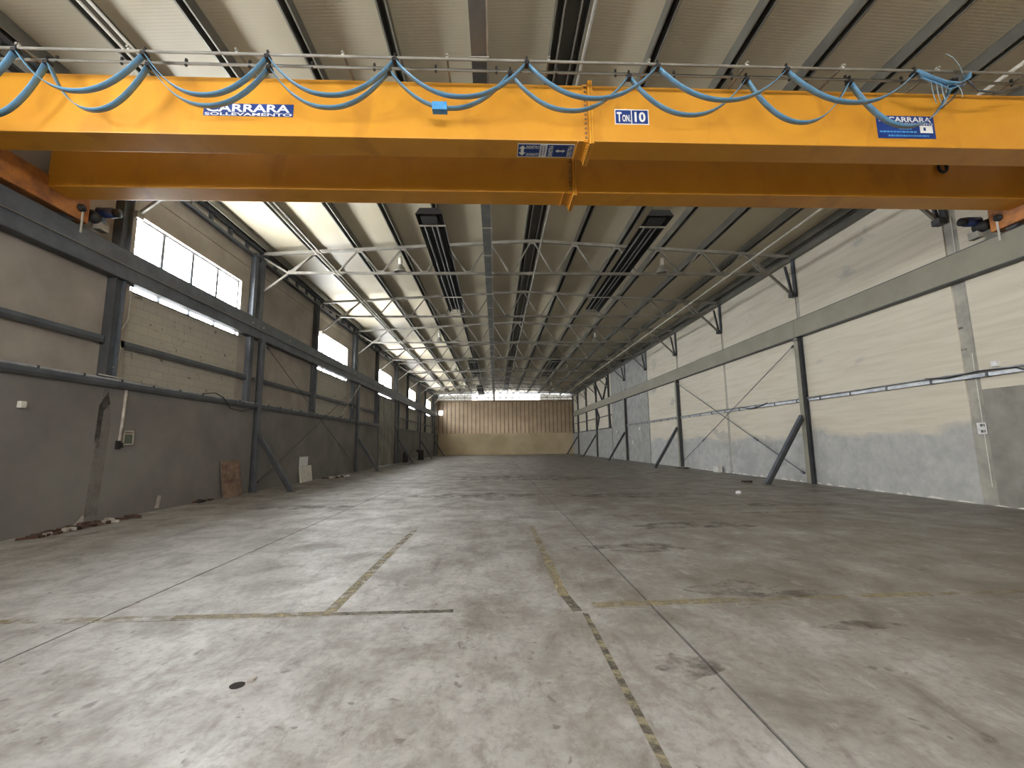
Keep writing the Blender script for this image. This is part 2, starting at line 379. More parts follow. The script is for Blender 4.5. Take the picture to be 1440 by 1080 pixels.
blob(3.0, 3.75, 0.30, 0.09, 'stain', 3); blob(-0.22, 3.62, 0.07, 0.10, 'stain', 4); blob(1.9, 6.6, 0.9, 0.25, 'stain', 5)
blob(3.6, 8.2, 1.4, 0.3, 'stain', 6); blob(-0.7, 13.5, 1.8, 0.6, 'stain', 7); blob(4.2, 13.0, 2.0, 0.5, 'stain', 8); blob(1.3, 3.2, 0.25, 0.16, 'stain', 9)
blob(1.25, 20.0, 3.2, 1.6, 'stain', 10); blob(6.6, 10.6, 1.5, 0.3, 'stain', 12); blob(-5.0, 11.5, 1.3, 0.35, 'stain', 13)
blob(-1.66, 3.115, 0.046, 0.045, 'hole', 11, 'drain_hole', wob=0.15)
sc_ = MB().poly([(-1.615, 3.14, 0.001), (-1.60, 3.19, 0.001), (-1.58, 3.20, 0.001), (-1.585, 3.16, 0.001)], 0.012, (0, 0, 1)).build('scrap_of_plaster', 'plaster')
tag(sc_, 'tiny pale chip at the edge of the dark floor hole', 'debris')

# ------------------------------------------------------------------ right wall
wr = struct(box(XR+0.03, XR+0.3, Y0, Y1, -0.03, 9.0).build('wall_right', 'rstrip'), 'long pale board-marked concrete wall with steel columns', 'wall')
edges = [Y0, -1.04, 4.46, 9.96, 15.46, 20.96, 26.46, 31.96, 37.46, 42.3]
for i in range(len(edges)-1):
    a, b = edges[i]+(0.10 if i else 0), edges[i+1]-0.10
    mt = 'rwall'
    if i == 2:                                       # nearest visible bay: dull unpainted lower half
        box(XR, XR+0.03, a, b-0.14, 0.0, 2.62).build('wall_panel', 'rwall_dark', wr); box(XR, XR+0.03, a, b-0.14, 2.625, 8.45).build('wall_panel', 'rwall', wr); continue
    if i in (7, 8):
        box(XR, XR+0.03, a, b, 0.0, 8.45).build('wall_panel', 'rwall_grey', wr); continue
    box(XR, XR+0.03, a, b, 0.0, 8.45).build('wall_panel', mt, wr)
# far bays: lower plinth, recessed upper part with dark posts and girts
box(XR-0.04, XR+0.03, 42.4, Y1, 0, 2.9).build('wall_plinth', 'rwall_grey', wr)
box(XR+0.01, XR+0.03, 42.4, Y1, 2.9, 8.45).build('wall_panel', 'rwall', wr)
for y in (43.0, 48.5, 53.9, 59.4, 63.3):
    box(XR-0.16, XR+0.01, y-0.11, y+0.11, 2.9, 8.45).build('wall_post', 'steel_dark', wr)
for z in (2.95, 4.2): box(XR-0.08, XR+0.0, 42.4, Y1, z-0.05, z+0.05).build('wall_girt', 'steel_dark', wr)
for a, b in (((43.1, 7.9), (45.2, 5.95)), ((48.3, 7.9), (45.6, 5.95)), ((43.2, 5.2), (42.6, 3.0)), ((48.3, 5.2), (47.2, 4.2)), ((47.2, 4.2), (48.3, 3.0))):
    MB().bar((XR-0.1, a[0], a[1]), (XR-0.1, b[0], b[1]), 0.08, 0.16, (1, 0, 0)).build('bracing_strut', 'steel_dark', wr)
# little pilaster strip and ragged mortar at the nearest joint
MB().tube([(XR-0.012, 9.80, 0.42), (XR-0.012, 9.80, 3.5)], 0.006, 6).build('sealant_bead', 'white', wr)
box(XR-0.012, XR, 9.82, 9.835, 5.9, 6.9).build('sealant_bead', 'white', wr)
for y, z, r in ((10.05, 4.15, .10), (10.05, 3.62, .12)):
    box(XR+0.028, XR+0.032, y-r, y+r*1.4, z-0.025, z+0.025).build('mortar_gap', 'damp', wr)
for i in range(26):
    y = 8.6 + i*0.62 + random.uniform(-.2, .2); s = random.uniform(.08, .3)
    MB().poly([(XR-0.005, y-s, 0), (XR-0.005, y+s, 0), (XR-0.005, y+s*.5, random.uniform(.03, .09)), (XR-0.005, y-s*.4, random.uniform(.02, .07))], 0.01, (1, 0, 0)).build('mortar_chip', 'white', wr)
# eave trim along the right wall
struct(box(XR-0.16, XR+0.05, Y0, Y1, 8.20, 8.42).build('trim_1', 'purlin'), 'dark eave channel along the top of the pale wall', 'trim')

# ------------------------------------------------------------------ left wall
wl = struct(box(XL-0.45, XL, Y0, 31.55, -0.03, LEDGE).build('wall_left', 'lwall'), 'long dim grey wall with high windows', 'wall')
box(XL-0.45, XL, 36.75, Y1, -0.03, LEDGE).build('wall_plinth', 'lwall', wl)
segs = [Y0, WBACK[0], WBACK[1]] + [v for a in WIN for v in a] + [Y1]
for i in range(0, len(segs), 2):                       # full-height parts between windows
    a, b = segs[i], segs[i+1]
    n = max(1, round((b-a)/6.0)); st_ = (b-a)/n
    for j in range(n):
        ya, yb = a+j*st_+(0.006 if j else 0), a+(j+1)*st_
        box(XLU-0.25, XLU, ya, yb, LEDGE, 7.62).build('wall_panel', 'lupper', wl)
        box(XLU-0.25, XLU+0.004, ya, yb, 7.635, 8.62).build('wall_panel', 'lupper', wl)
for i, (a, b) in enumerate([WBACK] + WIN):
    box(XLU-0.25, XLU, a, b, WZ1+0.0, 7.62).build('wall_panel', 'lupper', wl)
    box(XLU-0.25, XLU+0.004, a, b, 7.635, 8.62).build('wall_panel', 'lupper', wl)
    if i != 3:
        box(XLU-0.25, XLU, a, b, LEDGE, WZ0).build('block_infill', 'block', wl)
# wall posts beside each window and girts between them
posty = [WBACK[0]-0.33] + [a-0.36 for a, b in WIN]
for y in posty:
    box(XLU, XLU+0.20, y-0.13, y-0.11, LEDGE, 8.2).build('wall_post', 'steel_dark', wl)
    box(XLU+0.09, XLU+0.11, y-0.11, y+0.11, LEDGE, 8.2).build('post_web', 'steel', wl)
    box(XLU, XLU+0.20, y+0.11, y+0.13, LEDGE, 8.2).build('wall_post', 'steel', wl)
    box(XLU, XLU+0.10, y+0.18, y+0.36, LEDGE, 8.1).build('wall_post', 'lupper', wl)
for y in COLY:
    box(XLU, XLU+0.16, y-0.50, y-0.30, LEDGE, 8.2).build('wall_post', 'steel', wl)
    box(XLU, XLU+0.18, y-0.12, y+0.12, 5.95, 8.3).build('wall_post', 'steel', wl)
gir = sorted(posty + [y-0.1 for y in COLY] + [4.3, Y0, Y1])
for i in range(len(gir)-1):
    a, b = gir[i]+0.16, gir[i+1]-0.16
    if b-a < 0.6 or (a > 31 and b < 38 and a < 37): continue
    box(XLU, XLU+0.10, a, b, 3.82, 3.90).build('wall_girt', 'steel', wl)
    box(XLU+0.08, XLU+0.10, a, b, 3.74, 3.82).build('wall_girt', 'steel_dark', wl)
for a, b in ((Y0, 31.5), (36.8, Y1)):
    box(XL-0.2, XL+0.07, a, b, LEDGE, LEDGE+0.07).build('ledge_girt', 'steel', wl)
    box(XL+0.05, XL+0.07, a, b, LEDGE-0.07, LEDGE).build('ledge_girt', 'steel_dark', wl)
# plaster pilaster, patches
MB().poly([(XL+0.004, 9.42, 0.15), (XL+0.004, 9.70, 0.15), (XL+0.004, 9.80, 2.0), (XL+0.004, 9.66, 2.75), (XL+0.004, 9.55, 2.75), (XL+0.004, 9.5, 2.0)], 0.012, (-1, 0, 0)).build('cement_patch', 'softpatch', wl)
MB().poly([(XL+0.006, 9.46, 1.6), (XL+0.006, 9.56, 1.5), (XL+0.006, 9.6, 2.3), (XL+0.006, 9.74, 2.45), (XL+0.006, 9.66, 2.7), (XL+0.006, 9.48, 2.4)], 0.004, (-1, 0, 0)).build('damp_stain', 'damp', wl)
MB().poly([(XL+0.004, 11.28, 0.06), (XL+0.004, 11.42, 0.06), (XL+0.004, 11.46, 0.34), (XL+0.004, 11.36, 0.36)], 0.01, (-1, 0, 0)).build('bare_plaster_patch', 'plaster', wl)
MB().poly([(XL+0.004, 9.2, 0.0), (XL+0.004, 9.44, 0.0), (XL+0.004, 9.40, 0.20), (XL+0.004, 9.30, 0.10)], 0.02, (-1, 0, 0)).build('bare_plaster_patch', 'plaster', wl)
# eave channel with cleats
ev = struct(box(XLU, XLU+0.16, Y0, Y1, 8.06, 8.12).build('trim_2', 'steel_dark'), 'eave channel with cleats above the high windows', 'trim')
box(XLU, XLU+0.03, Y0, Y1, 8.12, 8.5).build('soffit_sheet', 'pipe', ev)
yy = 5.0
while yy < Y1:
    box(XLU+0.02, XLU+0.14, yy-0.04, yy+0.04, 8.12, 8.40).build('cleat', 'steel_dark', ev); yy += 0.95
box(XLU+0.10, XLU+0.18, Y0, Y1, 8.36, 8.46).build('gutter_pipe', 'steel', ev)

# windows
def window(i, a, b, label, panes=4):
    o = struct(box(XLU-0.16, XLU-0.10, a, b, WZ0, WZ0+0.05).build('window_%d' % i, 'frame'), label, 'window')
    box(XLU-0.16, XLU-0.10, a, b, WZ1-0.05, WZ1).build('window_frame', 'frame', o)
    s = (b-a)/panes
    for j in range(panes+1):
        y = a+j*s; box(XLU-0.16, XLU-0.10, max(a, y-0.05), min(b, y+0.05), WZ0+0.05, WZ1-0.05).build('mullion', 'frame', o)
    for j in range(panes):
        box(XLU-0.14, XLU-0.125, a+j*s+0.05, a+(j+1)*s-0.05, WZ0+0.05, WZ1-0.05).build('pane', 'window', o)
    box(XLU-0.10, XLU+0.03, a, b, WZ0-0.03, WZ0).build('window_sill', 'lpatch', o)
    return o
for i, (a, b) in enumerate(WIN): window(i+1, a, b, '%s high four-pane window from the crane on the dim wall' % ORD[i])
window(6, WBACK[0], WBACK[1], 'high four-pane window on the dim wall behind the viewer')

# tall sliding door in the left wall
dr = struct(box(XL-0.10, XL-0.04, 31.55, 36.75, 4.95, 5.10).build('door_1', 'steel_dark'), 'tall greyish sliding door in the dim wall under third window', 'door')
for i, (a, b) in enumerate(((31.6, 32.95), (33.0, 35.2), (35.25, 36.7))):
    lf = box(XL-0.10, XL-0.05, a, b, 0.02, 4.95).build('door_leaf', 'doorleaf', dr)
    for z in (0.05, 2.4, 4.80): box(XL-0.05, XL-0.03, a+0.02, b-0.02, z, z+0.12).build('door_rail', 'doorleaf', lf)
    box(XL-0.05, XL-0.02, a, a+0.08, 0.02, 4.95).build('door_stile', 'steel_dark', lf)
box(XL-0.06, XL+0.04, 31.40, 31.55, 0, 5.1).build('door_jamb', 'steel_dark', dr); box(XL-0.06, XL+0.04, 36.75, 36.90, 0, 5.1).build('door_jamb', 'steel_dark', dr)

# ------------------------------------------------------------------ end wall
we = struct(box(-9, 12, Y1, Y1+0.3, -0.03, 3.04).build('wall_end', 'beige'), 'far end wall, beige render below brown ribbed sheeting', 'wall')
nr = 34; x0, x1 = -8.75, 11.3; pw = (x1-x0)/nr
for i in range(nr):
    xa = x0+i*pw
    top = 7.62
    box(xa, xa+pw-0.07, Y1+0.03, Y1+0.08, 3.04, top).build('sheet_pan', 'rib', we)
    box(xa+pw-0.10, xa+pw+0.03, Y1-0.05, Y1+0.06, 3.04, top).build('sheet_rib', 'ribedge', we)
box(-9, 12, Y1-0.02, Y1+0.1, 3.0, 3.08).build('flashing', 'rib', we)
box(-9, 12, Y1-0.02, Y1+0.1, 7.58, 7.66).build('top_rail', 'ribedge', we)
box(-9, 12, Y1+0.1, Y1+0.3, 7.66, 7.8).build('gable_beam', 'rib', we)
MB().poly([(-1.2, Y1-0.004, 1.7), (-1.05, Y1-0.004, 1.72), (-1.1, Y1-0.004, 1.4), (-1.22, Y1-0.004, 1.38)], 0.006, (0, -1, 0)).build('bare_plaster_patch', 'plaster', we)
g = struct(box(-8.6, 11.4, Y1+0.14, Y1+0.2, 7.78, 7.84).build('window_7', 'frame'), 'translucent gable strip glowing above the far brown sheeting', 'window')
i = 0; xx = -8.5
while xx < 11.2:
    zt = min(chord_z(xx), chord_z(xx+1.0)) + 0.12
    mt = 'gable' if -3.6 < xx < 5.6 else 'gdim'
    box(xx+0.02, xx+0.98, Y1+0.15, Y1+0.17, 7.84, zt).build('pane', mt, g)
    box(xx-0.03, xx+0.03, Y1+0.13, Y1+0.2, 7.84, zt).build('mullion', 'frame', g); xx += 1.0
g2 = struct(box(-8.2, -7.6, Y1-0.06, Y1-0.03, 5.7, 6.35).build('window_8', 'dimopen'), 'small bright opening in the far corner by the runway beam end', 'window')
box(-8.24, -8.2, Y1-0.08, Y1-0.02, 5.66, 6.39).build('window_frame', 'frame', g2); box(-7.6, -7.56, Y1-0.08, Y1-0.02, 5.66, 6.39).build('window_frame', 'frame', g2)

# back wall behind the viewer with an open gate
wb = struct(box(-9, 12, Y0-0.3, Y0, -0.03, 5.6).build('wall_back', 'lupper'), 'wall behind the viewer with a high window band', 'wall')
box(-9, 12, Y0-0.3, Y0, 7.6, 9.3).build('wall_panel', 'lupper', wb)
box(-9, -6.6, Y0-0.3, Y0, 5.6, 7.6).build('wall_panel', 'lupper', wb); box(9.4, 12, Y0-0.3, Y0, 5.6, 7.6).build('wall_panel', 'lupper', wb)
gb = struct(box(-6.6, 9.4, Y0-0.2, Y0-0.12, 5.6, 5.66).build('window_9', 'frame'), 'high window band in the wall behind the viewer', 'window')
for i in range(8):
    xa = -6.6+i*2.0
    box(xa+0.03, xa+1.97, Y0-0.18, Y0-0.16, 5.66, 7.54).build('pane', 'backwin', gb); box(xa-0.03, xa+0.03, Y0-0.2, Y0-0.12, 5.66, 7.54).build('mullion', 'frame', gb)
box(-6.6, 9.4, Y0-0.2, Y0-0.12, 7.54, 7.6).build('window_frame', 'frame', gb)

# ------------------------------------------------------------------ roof: sheets and purlins
PUR = [-8.2, -6.62, -5.03, -3.45, -1.87, -0.30, 1.16, 1.60, 3.09, 4.67, 6.25, 7.82, 9.37, 10.9]
def sheet_z(x): return chord_z(x) + 0.32
rf = MB()
rf.poly([(RX, Y0-0.3, sheet_z(RX)), (-9.2, Y0-0.3, sheet_z(-9.2)), (-9.2, Y1+0.4, sheet_z(-9.2)), (RX, Y1+0.4, sheet_z(RX))], 0.05, (0, 0, 1))
ce = struct(rf.build('ceiling', 'roof'), 'low pitched ribbed sheet roof on dark purlins', 'ceiling')
MB().poly([(RX, Y0-0.3, sheet_z(RX)), (12.0, Y0-0.3, sheet_z(12.0)), (12.0, Y1+0.4, sheet_z(12.0)), (RX, Y1+0.4, sheet_z(RX))], 0.05, (0, 0, 1)).build('roof_slope', 'roof', ce)
box(RX-0.25, RX+0.25, Y0, Y1, sheet_z(RX)-0.03, sheet_z(RX)+0.08).build('ridge_flashing', 'purlin', ce)
pm = MB(); pm.box(-0.066, -0.060, Y0, Y1, 0.0, 0.27); pm.box(0.060, 0.066, Y0, Y1, 0.0, 0.27); pm.box(-0.066, 0.066, Y0, Y1, 0.25, 0.256)
pme = pm.mesh('purlin')
lm = MB(); lm.box(-0.092, -0.060, Y0, Y1, -0.006, 0.0); lm.box(0.060, 0.092, Y0, Y1, -0.006, 0.0); lme = lm.mesh('purlin_lip')
for x in PUR:
    z = chord_z(x) + 0.055
    po = obj('purlin', pme, 'purlin', ce, loc=(x, 0, z)); obj('purlin_lip', lme, 'lip', po)

# ------------------------------------------------------------------ roof trusses
nodes_t = [RX + s*1.575*i for s in (-1, 1) for i in range(0 if s < 0 else 1, 7)]
def make_truss():
    t = thing('roof_truss', '', 'truss')
    ZB = 7.67
    for s, xe in ((-1, XLU+0.06), (1, XR-0.04)):
        MB().bar((RX, 0, RZ), (xe, 0, chord_z(xe)), 0.10, 0.10).build('top_chord', 'truss', t)
    bl, brx = RX-1.575*5.6, RX+1.575*5.5
    MB().bar((bl, 0, ZB), (brx, 0, ZB), 0.09, 0.085).build('bottom_chord', 'truss', t)
    box(RX-0.16, RX+0.16, -0.06, 0.06, ZB-0.055, ZB+0.055).build('splice_plate', 'truss', t)
    for s in (-1, 1):
        for i in range(0, 6):
            xt = RX+s*1.575*i; xb = RX+s*1.575*(i+0.5)
            if i < 6: MB().bar((xt+s*0.05, 0, chord_z(xt)-0.04), (xb-s*0.06, 0, ZB+0.03), 0.05, 0.05).build('diagonal', 'truss', t)
            if i < 5:
                xt2 = RX+s*1.575*(i+1)
                MB().bar((xb+s*0.06, 0, ZB+0.03), (xt2-s*0.05, 0, chord_z(xt2)-0.04), 0.05, 0.05).build('diagonal', 'truss', t)
            box(xb-0.13, xb+0.13, -0.012, 0.012, ZB-0.01, ZB+0.10).build('gusset_plate', 'truss', t)
            box(xt-0.13, xt+0.13, -0.012, 0.012, chord_z(xt)-0.12, chord_z(xt)).build('gusset_plate', 'truss', t)
    # end ties and knee braces to the walls
    MB().bar((bl+0.02, 0, ZB), (XLU+0.1, 0, 8.25), 0.06, 0.06).build('end_tie', 'truss', t)
    MB().bar((brx, 0, ZB), (XR-0.06, 0, 8.25), 0.06, 0.06).build('end_tie', 'truss', t)
    MB().bar((RX-1.575*5.03, 0.08, chord_z(-6.55)-0.05), (XLU+0.10, 0.08, 6.93), 0.06, 0.07).build('knee_brace', 'truss', t)
    MB().bar((RX+1.575*5.2, 0.08, chord_z(9.6)-0.05), (XR-0.10, 0.08, 6.90), 0.07, 0.08).build('knee_brace', 'truss', t)
    box(XLU+0.0, XLU+0.18, -0.02, 0.16, 6.82, 6.98).build('brace_shoe', 'truss', t)
    box(XR-0.20, XR-0.0, -0.05, 0.16, 6.80, 6.95).build('brace_shoe', 'steel_dark', t)
    MB().bar((XR-0.10, 0.08, 6.9), (XR-0.28, 0.08, 8.0), 0.06, 0.08).build('wall_bracket', 'steel_dark', t)
    box(XR-0.06, XR-0.0, -0.07, 0.07, 6.9, 8.35).build('wall_bracket', 'steel', t)
    return t
tr0 = make_truss(); trs = []
for i in range(-1, 9):
    t = tr0 if i == -1 else copy_tree(tr0)
    t.location = (0, D1+BAY*i, 0); trs.append(t)
    t['label'] = 'light steel lattice roof truss just behind the orange crane girders' if i == -1 else '%s light steel lattice roof truss beyond the crane' % ORD[i]
    t['group'] = 'lattice roof trusses'

# ------------------------------------------------------------------ crane runway columns
def make_column(side, foot, ztop):
    """side -1 left, +1 right; local x=0 is the inner flange face"""
    t = thing('crane_column', '', 'column')
    dp = 0.22 if side > 0 else 0.16
    s = side
    fl_ = 'steel' if side < 0 else 'beam'
    box(min(0, s*0.016), max(0, s*0.016), -0.10, 0.10, 0.015, 5.23).build('flange', fl_, t)
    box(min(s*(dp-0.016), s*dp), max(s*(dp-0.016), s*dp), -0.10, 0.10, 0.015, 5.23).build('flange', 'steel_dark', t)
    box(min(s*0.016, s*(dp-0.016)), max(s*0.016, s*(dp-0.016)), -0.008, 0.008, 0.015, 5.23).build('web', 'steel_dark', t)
    box(min(-s*0.05, s*dp), max(-s*0.05, s*dp), -0.16, 0.16, 0, 0.015).build('base_plate', 'steel_dark', t)
    box(min(-s*0.02, s*dp), max(-s*0.02, s*dp), -0.13, 0.13, 5.13, 5.15).build('cap_plate', 'steel_dark', t)
    a = Vector((-s*0.01, 0, ztop)); b = Vector((-s*foot, 0, 0.02))
    d = (b-a).normalized(); n = Vector((-s*abs(d.z), 0, abs(d.x)*1.0)); n = Vector((d.z, 0, -d.x)); n = n if n.z > 0 else -n
    st = MB()
    MBf = MB().bar(a+n*0.07, b+n*0.07, 0.16, 0.014, n)
    rk = MBf.build('raking_strut', 'steel', t)
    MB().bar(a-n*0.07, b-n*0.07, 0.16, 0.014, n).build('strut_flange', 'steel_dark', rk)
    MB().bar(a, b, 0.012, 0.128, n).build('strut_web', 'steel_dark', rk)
    box(-s*foot-0.14, -s*foot+0.14, -0.13, 0.13, 0, 0.012).build('foot_plate', 'steel_dark', t)
    return t
cr = make_column(1, 1.50, 2.38)
cl = make_column(-1, 1.20, 1.92)
for side, c0, X in ((1, cr, XR-0.22), (-1, cl, XL+0.16)):
    for i, y in enumerate(COLY):
        c = c0 if i == 0 else copy_tree(c0)
        c.location = (X, y, 0)
        c['label'] = '%s steel crane column with raking strut along the %s wall' % (['nearest', 'second', 'third', 'fourth', 'farthest'][i], 'pale' if side > 0 else 'dim windowed')
        c['group'] = 'runway columns on the %s wall' % ('pale' if side > 0 else 'dim')

# ------------------------------------------------------------------ runway beams
t = thing('crane_runway_beam', 'olive grey crane runway beam along the pale wall', 'beam', (XR-0.22, Y0, 5.26))
ys = [-6.0] + [D1-11] + COLY + [62.3]
for i in range(len(ys)-1):
    box(0, 0.20, ys[i]-Y0+0.004, ys[i+1]-Y0-0.004, 0.0, 0.63).build('beam_segment', 'beam', t)
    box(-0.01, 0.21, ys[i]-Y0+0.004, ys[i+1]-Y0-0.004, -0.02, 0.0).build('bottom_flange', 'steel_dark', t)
box(0.07, 0.13, 3.0, 62.3-Y0, 0.63, 0.68).build('crane_rail', 'steel_dark', t)
t = thing('crane_runway_beam', 'dark grey crane runway beam under the high windows', 'beam', (XL+0.03, Y0, 5.24))
for i in range(len(ys)-1):
    a, b = ys[i]-Y0+0.004, ys[i+1]-Y0-0.004
    box(-0.20, -0.02, a, b, 0.0, 0.65).build('beam_segment', 'steel', t)
    box(-0.02, 0.0, a, b, 0.31, 0.65).build('side_plate', 'steel', t)
    box(-0.02, 0.02, a, b, 0.295, 0.31).build('plate_lip', 'truss', t)
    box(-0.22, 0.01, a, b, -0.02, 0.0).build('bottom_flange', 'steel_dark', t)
box(-0.13, -0.07, 3.0, 62.3-Y0, 0.65, 0.70).build('crane_rail', 'steel_dark', t)
for y in (14.9, 15.6, 17.6, 25.8, 26.8): box(0.0, 0.012, y-Y0-0.03, y-Y0+0.03, 0.42, 0.47).build('bolt_plate', 'white', t)

# bracing rods
def rod(name, a, b, r, mat, label, cat='bracing rod', group=None):
    o = thing(name, label, cat, a, group); a = Vector(a)
    b = Vector(b) - a; MB().tube([(0, 0, 0), b], r, 6).build('rod', mat, o)
    d = b.normalized()
    MB().tube([d*(b.length*0.72), d*(b.length*0.72+0.3)], r*2.2, 6).build('turnbuckle', mat, o)
    for e in (Vector((0, 0, 0)), b): MB().tube([e-d*0.0, e+(d*0.12 if e.length == 0 else -d*0.12)], r*2.6, 6).build('end_fork', mat, o)
    return o
xb = XR-0.14
rod('bracing_rod', (xb, 15.7, 5.0), (xb, 26.2, 0.35), 0.014, 'steel', 'thin bracing rod falling away from nearest column top on pale wall', group='bracing rods on the pale wall')
rod('bracing_rod', (xb-0.05, 26.2, 5.0), (xb-0.05, 15.7, 0.35), 0.018, 'steel', 'thin bracing rod rising from nearest column foot on pale wall', group='bracing rods on the pale wall')
xb = XL+0.11
rod('bracing_rod', (xb, 15.7, 0.3), (xb, 26.2, 5.0), 0.012, 'steel_dark', 'thin dark bracing rod rising from nearest column foot on dim wall', group='bracing rods on the dim wall')
rod('bracing_rod', (xb+0.04, 15.7, 5.0), (xb+0.04, 26.2, 0.3), 0.012, 'steel_dark', 'thin dark bracing rod falling from nearest column top on dim wall', group='bracing rods on the dim wall')
rod('bracing_tube', (XL+0.20, 26.3, 5.0), (XL+0.20, 23.3, 3.0), 0.03, 'truss', 'pale slanted tube from second column top on dim wall', 'bracing tube')
rod('bracing_tube', (XL+0.14, 59.3, 5.0), (XL+0.14, 56.5, 3.0), 0.03, 'truss', 'pale slanted tube at farthest column of dim wall', 'bracing tube')

# ------------------------------------------------------------------ pipes and tray hung under the trusses
ZP = 7.57
def run(name, x, r, mat, label, cat, n=1, gap=0.0):
    o = thing(name, label, cat, (x, 4.0, ZP))
    for j in range(n):
        MB().tube([(j*gap, 0, 0), (j*gap, Y1-4.1, 0)], r, 8).build('pipe', mat, o, True)
    for i in range(-1, 9):
        y = D1+BAY*i-4.0
        box(-0.03, 0.03+gap*(n-1), y-0.02, y+0.02, 0.0, 0.06).build('pipe_clip', mat, o)
    return o
run('conduit_run', -5.66, 0.022, 'pipe', 'pair of pale conduits under the trusses nearest the high windows', 'conduit', 2, 0.14)
run('conduit_run', 1.42, 0.028, 'truss', 'single grey conduit under the ridge', 'conduit')
run('conduit_run', 8.63, 0.032, 'pipe', 'single pale conduit under the trusses nearest the pale wall', 'conduit')
t = thing('cable_tray', 'flat grey cable tray with clips hung left of the ridge', 'cable tray', (-0.23, 4.0, 7.56))
box(-0.12, 0.12, 0, Y1-4.2, 0.0, 0.05).build('tray', 'tray', t)
box(0.125, 0.15, 0, Y1-4.2, 0.0, 0.05).build('side_cable', 'pipe', t)
yy = 0.4
while yy < 56:
    box(-0.14, 0.16, yy-0.03, yy+0.03, -0.012, 0.0).build('clip', 'pipe', t); yy += 1.85

# infrared tube heaters
def make_heater():
    t = thing('radiant_heater', '', 'heater')
    L = 9.4
    hood = MB()
    for a, b in (((-0.38, -0.02), (-0.26, 0.16)), ((-0.26, 0.16), (0.26, 0.16)), ((0.26, 0.16), (0.38, -0.02))):
        hood.poly([(a[0], 0, a[1]), (b[0], 0, b[1]), (b[0], L, b[1]), (a[0], L, a[1])], 0.006, (0, 0, 1))
    hood.poly([(-0.38, 0, -0.02), (0.38, 0, -0.02), (0.26, 0, 0.16), (-0.26, 0, 0.16)], 0.006, (0, -1, 0))
    hood.build('hood', 'black', t)
    for x in (-0.22, 0.0, 0.14): MB().tube([(x, 0.6, 0.0), (x, L-0.1, 0.0)], 0.03 if x else 0.024, 8).build('tube', 'tray', t, True)
    for y in (0.62, 4.3, 7.0, L-0.02): box(-0.40, 0.40, y-0.03, y+0.03, -0.055, -0.03).build('cross_strap', 'pipe', t)
    box(-0.26, 0.20, 0.12, 0.55, -0.04, 0.12).build('burner_box', 'black', t)
    for y in (0.5, 3.0, 6.0, 9.0):
        MB().tube([(0, y, 0.16), (0, y, 0.86)], 0.006, 5).build('hanger', 'tray', t)
    return t
h0 = make_heater()
hp = [(-1.83, 11.65, 'first black infrared tube heater left of the cable tray'), (4.72, 11.65, 'first black infrared tube heater right of the ridge'),
      (-1.80, 33.4, 'far black infrared tube heater left of the cable tray'), (4.75, 33.4, 'far black infrared tube heater right of the ridge'),
      (-1.80, 49.5, 'farthest black infrared tube heater left of the cable tray')]
for i, (x, y, lb) in enumerate(hp):
    t = h0 if i == 0 else copy_tree(h0); t.location = (x, y, 7.90); t['label'] = lb; t['group'] = 'infrared tube heaters'

# high bay lamps
def make_lamp():
    t = thing('high_bay_lamp', '', 'lamp')
    MB().lathe([(0.0, 0.30), (0.055, 0.30), (0.075, 0.27), (0.075, 0.06), (0.06, 0.02), (0.0, 0.02)], 14).build('gear_housing', 'white', t, True)
    MB().lathe([(0.06, 0.02), (0.10, -0.02), (0.17, -0.12), (0.215, -0.24), (0.225, -0.27), (0.218, -0.27), (0.20, -0.23), (0.15, -0.11), (0.085, -0.01), (0.05, 0.01)], 18).build('reflector', 'lampmetal', t, True)
    MB().lathe([(0.0, -0.06), (0.05, -0.07), (0.06, -0.13), (0.03, -0.19), (0.0, -0.2)], 12).build('bulb', 'white', t, True)
    MB().tube([(0.0, 0, 0.30), (0.05, 0, 0.38), (-0.03, 0, 0.47), (0.0, 0, 0.62)], 0.01, 6).build('suspension_hook', 'steel_dark', t)
    return t
l0 = make_lamp(); k_ = 0
for i, yk in enumerate((0, 2, 4, 6)):
    for x, sd in ((-3.40, 'dim windowed'), (6.15, 'pale')):
        t = l0 if k_ == 0 else copy_tree(l0); k_ += 1
        t.location = (x, D1+BAY*yk-0.12, 7.93); t['label'] = '%s bell shaped lamp in the row towards the %s wall' % (['nearest', 'second', 'third', 'fourth'][i], sd); t['group'] = 'high bay lamps'

# ------------------------------------------------------------------ bridge crane
CX, CY, CA = RX, 6.45, 0.0056
cr_ = thing('bridge_crane', 'orange double girder bridge crane spanning the hall', 'crane', (CX, CY, 6.3), rz=CA)
